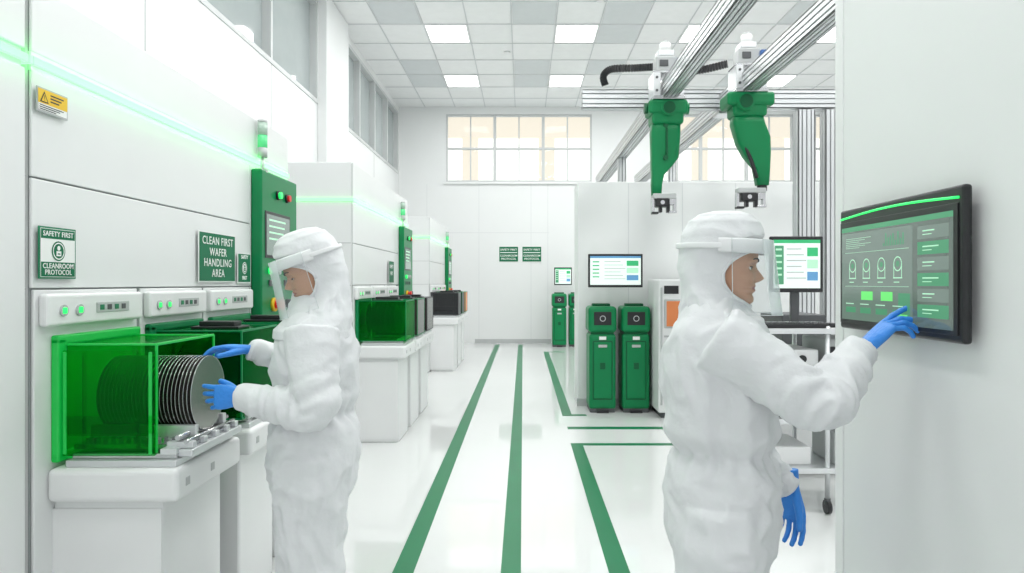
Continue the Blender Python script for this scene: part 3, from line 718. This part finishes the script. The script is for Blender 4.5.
HOODT = [(.166,.0,.0,.0),(.1625,.042,.048,.042),(.152,.072,.086,.068),(.130,.094,.113,.088),(.09,.107,.131,.101),(.045,.108,.139,.106),(0,.103,.139,.107),(-.05,.097,.134,.106),(-.09,.094,.128,.108),(-.125,.097,.128,.116),(-.155,.108,.134,.133),(-.19,.123,.145,.157),(-.225,.132,.152,.180),(-.25,.134,.152,.190)]
AO = math.radians(92); ZC = -.030; ZH = .084
def head(parent, C, fwd, pitch, S=1.0, gaze=0):
    fwd = V(fwd).normalized(); L = Zp.cross(fwd).normalized()
    Rm = Matrix((fwd, L, Zp)).transposed()
    Rp = Matrix.Rotation(math.radians(pitch), 3, 'Y')
    def T(f, l, z, pw=1.0):
        p = V((f, l, z))*S
        q = Rp @ p
        p = p*(1-pw)+q*pw
        return V(C)+Rm @ p
    b = MB(); bm = b.bm; NZ = 120; NA = 120
    i0 = b.mi(SKIN); i1 = b.mi(LIPS); rows = []
    angs = []
    for k in range(NA):
        t = k/NA*2-1; angs.append(math.pi*(.45*t+.55*t**3))
    for i in range(NZ+1):
        z = .1215-(.2415)*i/NZ
        rows.append([bm.verts.new(T(*face_pt(a, z), z)) for a in angs])
    for i in range(NZ):
        z = .1215-(.2415)*(i+.5)/NZ
        for k in range(NA):
            f = bm.faces.new((rows[i][k], rows[i+1][k], rows[i+1][(k+1)%NA], rows[i][(k+1)%NA])); f.smooth = True; f.material_index = i0
            am = angs[k]
            _, l = face_pt(am, z)
            if abs(am) < 1.2:
                up = -.0525-(.004 if abs(l) < .003 else 0)-.0035*(abs(l)/.023)**2; lo = -.0725+.008*(abs(l)/.023)**2
                if lo < z < up and abs(l) < .024: f.material_index = i1
    bm.faces.new(rows[0][::-1]); bm.faces.new(rows[-1])
    bmesh.ops.recalc_face_normals(bm, faces=bm.faces)
    b.tube([T(-.015,0,-.06), T(-.02,0,-.12,.6), T(-.03,0,-.21,.1)], .054*S, SKIN, seg=24)
    for sd in (-1, 1):
        c = T(.0605, sd*.031, 0.0)
        b.sph(c, .0125*S, EYEW)
        d = (T(1, sd*.06, -.0-.35*gaze)-T(0,0,0)).normalized()
        b.sph(c+d*.0075*S, .0066*S, IRIS, seg=16)
        tb = bmesh.new(); bmesh.ops.create_uvsphere(tb, u_segments=28, v_segments=20, radius=.0138*S)
        cut = .10-.30*gaze
        dele = [v for v in tb.verts if (v.co.z/(.0138*S) < cut and v.co.z/(.0138*S) > -.50)]
        bmesh.ops.delete(tb, geom=dele, context='VERTS')
        M = Rm.to_4x4() @ Rp.to_4x4(); M.translation = c
        bmesh.ops.transform(tb, matrix=M, verts=tb.verts); b.add(tb, SKIN, True)
        pts = []
        for k in range(9):
            a = math.radians(-62+124*k/8); zz = (cut)*.0138
            rr = math.sqrt(max(0, 1-cut*cut))*.0141
            pts.append(T(.0605+rr*math.cos(a), sd*.031+rr*math.sin(a), zz))
        b.tube(pts, .0014*S, HAIR, seg=6, n=2)
        pts = []
        for k in range(8):
            l = .014+.034*k/7; z = .0185+.0065*math.sin(math.pi*(k/7)**.8*.75)
            best = min([a*.02 for a in range(0, 70)], key=lambda a: abs(face_pt(a, z)[1]-l))
            f, ll = face_pt(best, z)
            pts.append((*T(f+.0005, sd*ll, z), (.0034-.0016*(k/7))*S))
        b.tube(pts, .002, HAIR, seg=8, n=3)
    b.fin('face', parent)
    b = MB(); bm = b.bm; NZ = 150; NA = 160; rows = []
    def hp(a, z, extra=0):
        F, B, W = interp(HOODT, z); aa = a if a <= math.pi else a-2*math.pi
        c, s_ = math.cos(a), math.sin(a)
        R = F if c >= 0 else B
        f = math.copysign(abs(c)**.92, c)*(R+extra); l = math.copysign(abs(s_)**.92, s_)*(W+extra)
        ww = noise.noise(V((f*7, l*7, z*7+C[0]*7)))*.8
        fold = 1-abs(noise.noise(V((f*7+ww, l*7+C[1], z*11+ww*1.5)))*2.6)
        fold += .6*(1-abs(noise.noise(V((f*12+z*9, l*12, z*12-f*10+C[0])))*2.4))
        g_ = .005*math.sin(a*20+4*noise.noise(V((a*2, z*10, 1))))*gs(z+.13, .035)
        k = 1+(fold*.0048+g_-.004)/max(.05, R)
        f *= k; l *= k
        q = (abs(aa)/AO)**2.4+(abs(z-ZC)/ZH)**2.4
        if q < 2.6:
            t = max(0, min(1, (q-1)/1.6)); t = t*t*(3-2*t)
            F2, B2, W2_ = interp(HEADT, max(z, -.112)); R2 = (F2 if c >= 0 else B2)
            f2 = math.copysign(abs(c)**.86, c)*(R2+.008); l2 = math.copysign(abs(s_)**.92, s_)*(W2_+.010)
            f = f2+(f-f2)*t; l = l2+(l-l2)*t
        return f, l
    def pwz(z): return max(0, min(1, (z+.22)/.14))
    for i in range(NZ+1):
        z = .1655-(.4155)*i/NZ
        rows.append([bm.verts.new(T(*hp(2*math.pi*k/NA, z), z, pwz(z))) for k in range(NA)])
    for i in range(NZ):
        z = .1655-.4155*(i+.5)/NZ
        for k in range(NA):
            a = 2*math.pi*(k+.5)/NA; a = a if a <= math.pi else a-2*math.pi
            if (abs(a)/AO)**2.4+(abs(z-ZC)/ZH)**2.4 < 1: continue
            f = bm.faces.new((rows[i][k], rows[i+1][k], rows[i+1][(k+1)%NA], rows[i][(k+1)%NA])); f.smooth = True
    b.mi(HOODM)
    bm.faces.new(rows[0][::-1])
    loose = [v for v in bm.verts if not v.link_faces]; bmesh.ops.delete(bm, geom=loose, context='VERTS')
    bmesh.ops.recalc_face_normals(bm, faces=bm.faces)
    pts = []
    for k in range(73):
        t = 2*math.pi*k/72; ct, st = math.cos(t), math.sin(t)
        a = AO*math.copysign(abs(ct)**(2/2.4), ct); z = ZC+ZH*math.copysign(abs(st)**(2/2.4), st)
        f, l = hp(a, z, -.001); pts.append(T(f, l, z, pwz(z)))
    b.tube(pts, .005*S, HOODM, seg=8, n=1)
    o = b.fin('hood', parent)
    so = o.modifiers.new('thick', 'SOLIDIFY'); so.thickness = .003; so.offset = -1
    b = MB(); NA = 48
    def band(ra, m, amax):
        bm = b.bm; mi = b.mi(m); R = []
        for (rr, z) in ra:
            row = []
            for k in range(NA+1):
                a = -amax+2*amax*k/NA
                row.append(bm.verts.new(T(math.cos(a)*rr[0]+rr[2], math.sin(a)*rr[1], z)))
            R.append(row)
        for p, q in zip(R, R[1:]):
            for k in range(NA):
                f = bm.faces.new((p[k], p[k+1], q[k+1], q[k])); f.smooth = True; f.material_index = mi
    zt = .080
    band([((.108,.107,0),.040),((.124,.115,0),.038),((.129,.118,0),.044),((.129,.118,0),zt-.005),((.124,.115,0),zt),((.108,.108,0),zt-.002)], FOAM, math.radians(100))
    band([((.112,.112,-.020),.050),((.126,.117,-.020),.050),((.128,.118,-.020),.053),((.128,.118,-.020),.063),((.126,.117,-.020),.066),((.112,.112,-.020),.066)], FOAM, math.radians(179))
    b.fin('visor_band', parent)
    b = MB()
    V1 = [((.132,.121,0),zt),((.137,.123,.002),.03),((.144,.125,.004),-.03),((.151,.126,.006),-.09),((.156,.124,.008),-.135)]
    band(V1, VISOR, math.radians(84))
    for (rr, z) in (V1[-1],):
        b.tube([T(math.cos(a)*rr[0]+rr[2], math.sin(a)*rr[1], z) for a in [math.radians(-84+168*k/40) for k in range(41)]], .0011, VRIM, seg=6, n=1)
    for sg in (-1, 1):
        b.tube([T(math.cos(math.radians(84))*rr[0]+rr[2], sg*math.sin(math.radians(84))*rr[1], z) for rr, z in V1], .0011, VRIM, seg=6, n=2)
    b.fin('visor_shield', parent)

def hand(parent, name, wrist, f, p, side, curls, thumb=(20,15,15), th_dir=(.55,.8,.15), S=1.0, spread=(.09,.02,-.05,-.12)):
    wrist = V(wrist); f = V(f).normalized(); p = V(p); p = (p-f*p.dot(f)).normalized()
    s = f.cross(p) if side == 'R' else p.cross(f)
    b = MB()
    b.loft([(wrist+f*t*S, s*a*S, p*c*S) for t,a,c in ((-.06,.029,.024),(-.02,.027,.021),(.0,.028,.019),(.025,.034,.018),(.055,.041,.0165),(.08,.043,.014),(.094,.040,.011))], GLOVE, seg=28, power=2.4)
    for i, (off, ln, r) in enumerate(((.031,.074,.0095),(.0105,.082,.0098),(-.0105,.076,.0092),(-.031,.060,.0082))):
        d0 = (f+s*spread[i]).normalized(); root = wrist+f*(.075-(.006 if i == 3 else 0))*S+s*off*S
        pts = [(*root, r*S)]; cur = root+d0*.016*S; pts.append((*cur, r*1.03*S)); ang = 0
        for bl, c in zip((.45,.31,.24), curls[i]):
            ang += math.radians(c)
            d = d0*math.cos(ang)+p*math.sin(ang)
            mid = cur+d*ln*bl*.5*S; cur = cur+d*ln*bl*S
            r *= .93
            pts.append((*mid, r*.97*S)); pts.append((*cur, r*S))
        b.tube(pts, .008, GLOVE, seg=12, n=3)
        b.sph(V(pts[-1][:3]), r*S*.98, GLOVE, seg=12)
    d0 = (f*th_dir[0]+s*th_dir[1]+p*th_dir[2]).normalized()
    root = wrist+f*.018*S+s*.018*S+p*.004*S; cur = root; r = .0145; pts = [(*root, r*S)]; d = d0
    axis_t = (f*.9+p*.3-s*.25).normalized()
    for bl, c in zip((.040,.033,.026), thumb):
        a = math.radians(c); d = (d*math.cos(a)+axis_t*math.sin(a)).normalized(); cur = cur+d*bl*S; r *= .87; pts.append((*cur, r*S))
    b.tube(pts, .01, GLOVE, seg=12, n=4); b.sph(V(pts[-1][:3]), r*S*.98, GLOVE, seg=12)
    return bake(b, .0026, 3, name, parent, GLOVE)

def body(parent, fw, torso, legs, arms, seed):
    b = MB()
    R = crom([list(t) for t in torso], 7)
    rings = []
    for r in R:
        a = math.radians(r[5]); f, l = fw; f2 = f*math.cos(a)+l*math.sin(a); l2 = -f*math.sin(a)+l*math.cos(a)
        rings.append((V(r[:3]), f2*r[3], l2*r[4]))
    b.loft(rings, SUIT, seg=64, power=2.3)
    for pts in legs+arms:
        P = crom([list(p) for p in pts], 10); rings = []; up = None
        for i in range(len(P)):
            a = V(P[max(i-1,0)][:3]); c = V(P[min(i+1,len(P)-1)][:3]); d = (c-a).normalized()
            if up is None: up = d.orthogonal().normalized()
            up = (up-d*up.dot(d)).normalized(); sd = d.cross(up); rr = P[i][3]
            rings.append((V(P[i][:3]), up*rr, sd*rr))
        b.loft(rings, SUIT, seg=40)
    for pts in legs:
        an = V(pts[-1][:3]); f = fw[0]; l = fw[1]
        b.loft([(V((an.x,an.y,.05))+f*t, l*a, Zp*h) for t,a,h in ((-.085,.02,.03),(-.07,.04,.05),(-.02,.047,.05),(.05,.046,.048),(.11,.05,.042),(.16,.045,.038),(.185,.02,.03))], SUIT, seg=24, power=3)
    elb = [V(p[2][:3]) for p in arms]; wr = [V(p[-1][:3]) for p in arms]
    segs = [(V(p[i][:3]), V(p[i+1][:3])) for p in arms for i in range(len(p)-1)]
    def disp(co, n):
        best = 9; ax = None
        for a, c in segs:
            d = c-a; t = max(0, min(1, (co-a).dot(d)/d.length_squared)); q = (co-(a+d*t)).length
            if q < best: best = q; ax = d.normalized()
        w = noise.noise_vector(co*3.5+V((seed,0,0)))*.10
        p = co+w
        def rid(q): return (1-abs(noise.noise(q))*2.6)
        m = max(0, min(1, (.110-best)/.035))
        oa = 0
        if m > 0:
            u = p.dot(ax); rest = p-ax*u
            q = ax*(u*19)+rest*7+V((seed*3,1,2))
            e = min([(co-x).length for x in elb]); k = .0055+.008*gs(e, .12)
            ws = min([(co-x).length for x in wr]); k += .004*gs(ws, .09)
            oa = k*rid(q)+.004*rid(p*11+V((seed,5,5)))
        ob_ = .009*rid(V((p.x*10, p.y*10, p.z*4.2+seed)))+.004*rid(V((p.x*17+seed, p.y*17, p.z*12)))
        ob_ += .006*gs(co.z-1.0, .06)*math.sin(math.atan2(co.y-torso[4][1], co.x-torso[4][0])*20+4*noise.noise(co*6))
        ob_ += .009*rid(V((p.x*8+p.z*9, p.y*8, p.z*9-p.x*6+seed)))*max(gs(co.z-.8,.16), gs(co.z-.48,.12), gs(co.z-1.22,.12))
        ob_ += .010*gs(co.z-1.065,.028)-.009*gs(co.z-1.005,.018)+.005*gs(co.z-.95,.03)
        out = oa*m+ob_*(1-m)
        if co.z < .12: out *= .2
        if co.z < .02: out = 0
        return out
    o = bake(b, .0085, 6, 'coverall', parent, SUIT, disp)
    for v in o.data.vertices:
        if v.co.z < .002: v.co.z = .002
    return o
def cuff(parent, a, c, r):
    a = V(a); c = V(c); d = (c-a).normalized(); b = MB()
    up = d.orthogonal().normalized(); sd = d.cross(up)
    rings = []
    for i in range(9):
        t = i/8; rr = r*(1+.05*math.sin(i*2.3))
        if i in (0, 8): rr = r*.86
        rings.append((a+(c-a)*t, up*rr, sd*rr))
    b.loft(rings, SUIT, seg=28, ripple=lambda k, an: 1+.025*math.sin(an*14+k*.3))
    b.fin('cuff', parent)

# ---- right technician (touching the screen)
PR = group('cleanroom_technician', (.60, 2.04, 0))
fR = V((math.cos(math.radians(-16)), math.sin(math.radians(-16)), 0)); lR = Zp.cross(fR)
hx, hy = .605, 2.07
torso = [(hx-.0,hy,.66,.12,.17,0),(hx,hy,.76,.155,.20,0),(hx,hy,.86,.163,.197,0),(hx,hy,.94,.154,.182,0),(hx,hy,1.0,.136,.162,0),(hx-.003,hy,1.07,.151,.180,-4),(hx-.010,hy,1.18,.157,.200,-8),(hx-.018,hy,1.28,.148,.210,-8),(hx-.026,hy,1.36,.120,.20,-8),(hx-.028,hy,1.405,.095,.16,-8),(hx-.022,hy,1.44,.08,.11,0),(hx-.012,hy,1.48,.06,.06,0)]
shR = V((.535,1.885,1.350)); shL = V((.61,2.25,1.350))
def leg(c, kn, an): return [(c.x,c.y,.86,.122),(c.x,c.y,.72,.126),(kn.x,kn.y,.50,.112),(an.x,an.y,.28,.098),(an.x,an.y,.12,.077),(an.x,an.y,.07,.055)]
c1 = V((hx-.005,hy,0))-lR*.098; c2 = V((hx-.005,hy,0))+lR*.098
legs = [leg(c1, c1-fR*.015, c1-fR*.03-lR*.01), leg(c2, c2+fR*.02, c2+fR*.01+lR*.02)]
elR = V((.775,1.80,1.185)); wrR = V((.952,1.915,1.312))
elL = V((.67,2.37,1.06)); wrL = V((.885,2.26,.82))
armR = [(*shR,.092),(*(shR*.55+elR*.45),.080),(*elR,.069),(*(elR*.5+wrR*.5+V((0,0,-.008))),.063),(*wrR,.044)]
armL = [(*shL,.088),(*(shL*.5+elL*.5),.074),(*elL,.062),(*(elL*.5+wrL*.5),.053),(*wrL,.040)]
body(PR, (fR, lR), torso, legs, [armR, armL], 2.0)
head(PR, (.603,2.03,1.548), (1,-.30,0), 2, 1.0)
dR = (wrR-elR).normalized()
cuff(PR, wrR-dR*.035, wrR+dR*.006, .043)
fdir = (V((1.085,1.895,1.448))-wrR)
hand(PR, 'glove_pointing', wrR+fdir.normalized()*.002, fdir, (.75,.0,-.62), 'R', [(6,8,6),(22,26,18),(32,34,22),(40,38,24)], thumb=(5,12,12), th_dir=(.75,.55,.3), S=1.06)
dL = (wrL-elL).normalized()
cuff(PR, wrL-dL*.035, wrL+dL*.006, .040)
hand(PR, 'glove_relaxed', wrL, V((.06,-.08,-1)), (-.75,-.65,0), 'L', [(14,20,14),(16,22,16),(18,24,16),(22,26,18)], th_dir=(.85,.45,.25), S=1.06, spread=(.05,.01,-.02,-.05))

# ---- left technician (loading wafers)
PL = group('cleanroom_technician', (-.80, 2.66, 0))
fL = V((-math.cos(math.radians(8)), -math.sin(math.radians(8)), 0)); lL = Zp.cross(fL)
hx, hy = -.812, 2.66
torso = [(hx,hy,.66,.12,.165,0),(hx,hy,.76,.152,.19,0),(hx,hy,.86,.162,.192,0),(hx,hy,.94,.154,.183,0),(hx+.002,hy,1.0,.136,.162,0),(hx+.002,hy,1.07,.150,.178,0),(hx+.006,hy,1.17,.155,.197,0),(hx+.008,hy,1.26,.147,.206,0),(hx+.01,hy,1.335,.118,.195,0),(hx+.004,hy,1.385,.095,.155,0),(hx-.002,hy,1.42,.08,.105,0),(hx-.012,hy,1.47,.06,.06,0)]
shN = V((-.765,2.475,1.330)); shF = V((-.80,2.845,1.330))
c1 = V((hx,hy,0))-lL*.09; c2 = V((hx,hy,0))+lL*.09
legs = [leg(c1, c1+fL*.015, c1+fL*.01-lL*.01), leg(c2, c2+fL*.005, c2-fL*.03+lL*.01)]
elN = V((-.735,2.40,1.06)); wrN = V((-1.03,2.49,1.085))
elF = V((-.90,2.97,1.13)); wrF = V((-1.135,2.84,1.222))
armN = [(*shN,.094),(*(shN*.5+elN*.5),.083),(*elN,.074),(*(elN*.5+wrN*.5+V((0,0,-.006))),.064),(*wrN,.043)]
armF = [(*shF,.087),(*(shF*.5+elF*.5),.074),(*elF,.064),(*(elF*.5+wrF*.5),.056),(*wrF,.042)]
body(PL, (fL, lL), torso, legs, [armN, armF], 7.0)
head(PL, (-.818,2.62,1.543), (-1,-.38,0), 20, 1.0, gaze=1)
for (e, w_r) in ((elN, wrN), (elF, wrF)):
    d = (w_r-e).normalized(); cuff(PL, w_r-d*.035, w_r+d*.006, .042)
hand(PL, 'glove_near', wrN, V((-1,.18,-.04)), (.1,1,-.15), 'L', [(8,18,14),(12,22,16),(16,26,18),(22,30,20)], thumb=(5,12,10), th_dir=(.8,.5,.35), S=1.08)
hand(PL, 'glove_far', wrF, V((-1,-.30,.12)), (-.1,-.2,-1), 'R', [(14,24,18),(16,28,20),(18,30,22),(22,32,22)], thumb=(8,12,10), th_dir=(.75,.6,.3), S=1.08)

# ------------------------------------------------------------------ camera
cam = bpy.data.cameras.new('Camera'); co = bpy.data.objects.new('Camera', cam); sc.collection.objects.link(co)
cam.sensor_width = 36; cam.lens = 24.0; cam.shift_x = -11/1024; cam.shift_y = -3.5/1024
co.location = (0,0,1.5); co.rotation_euler = (math.radians(90),0,0); cam.clip_start = .05
sc.camera = co
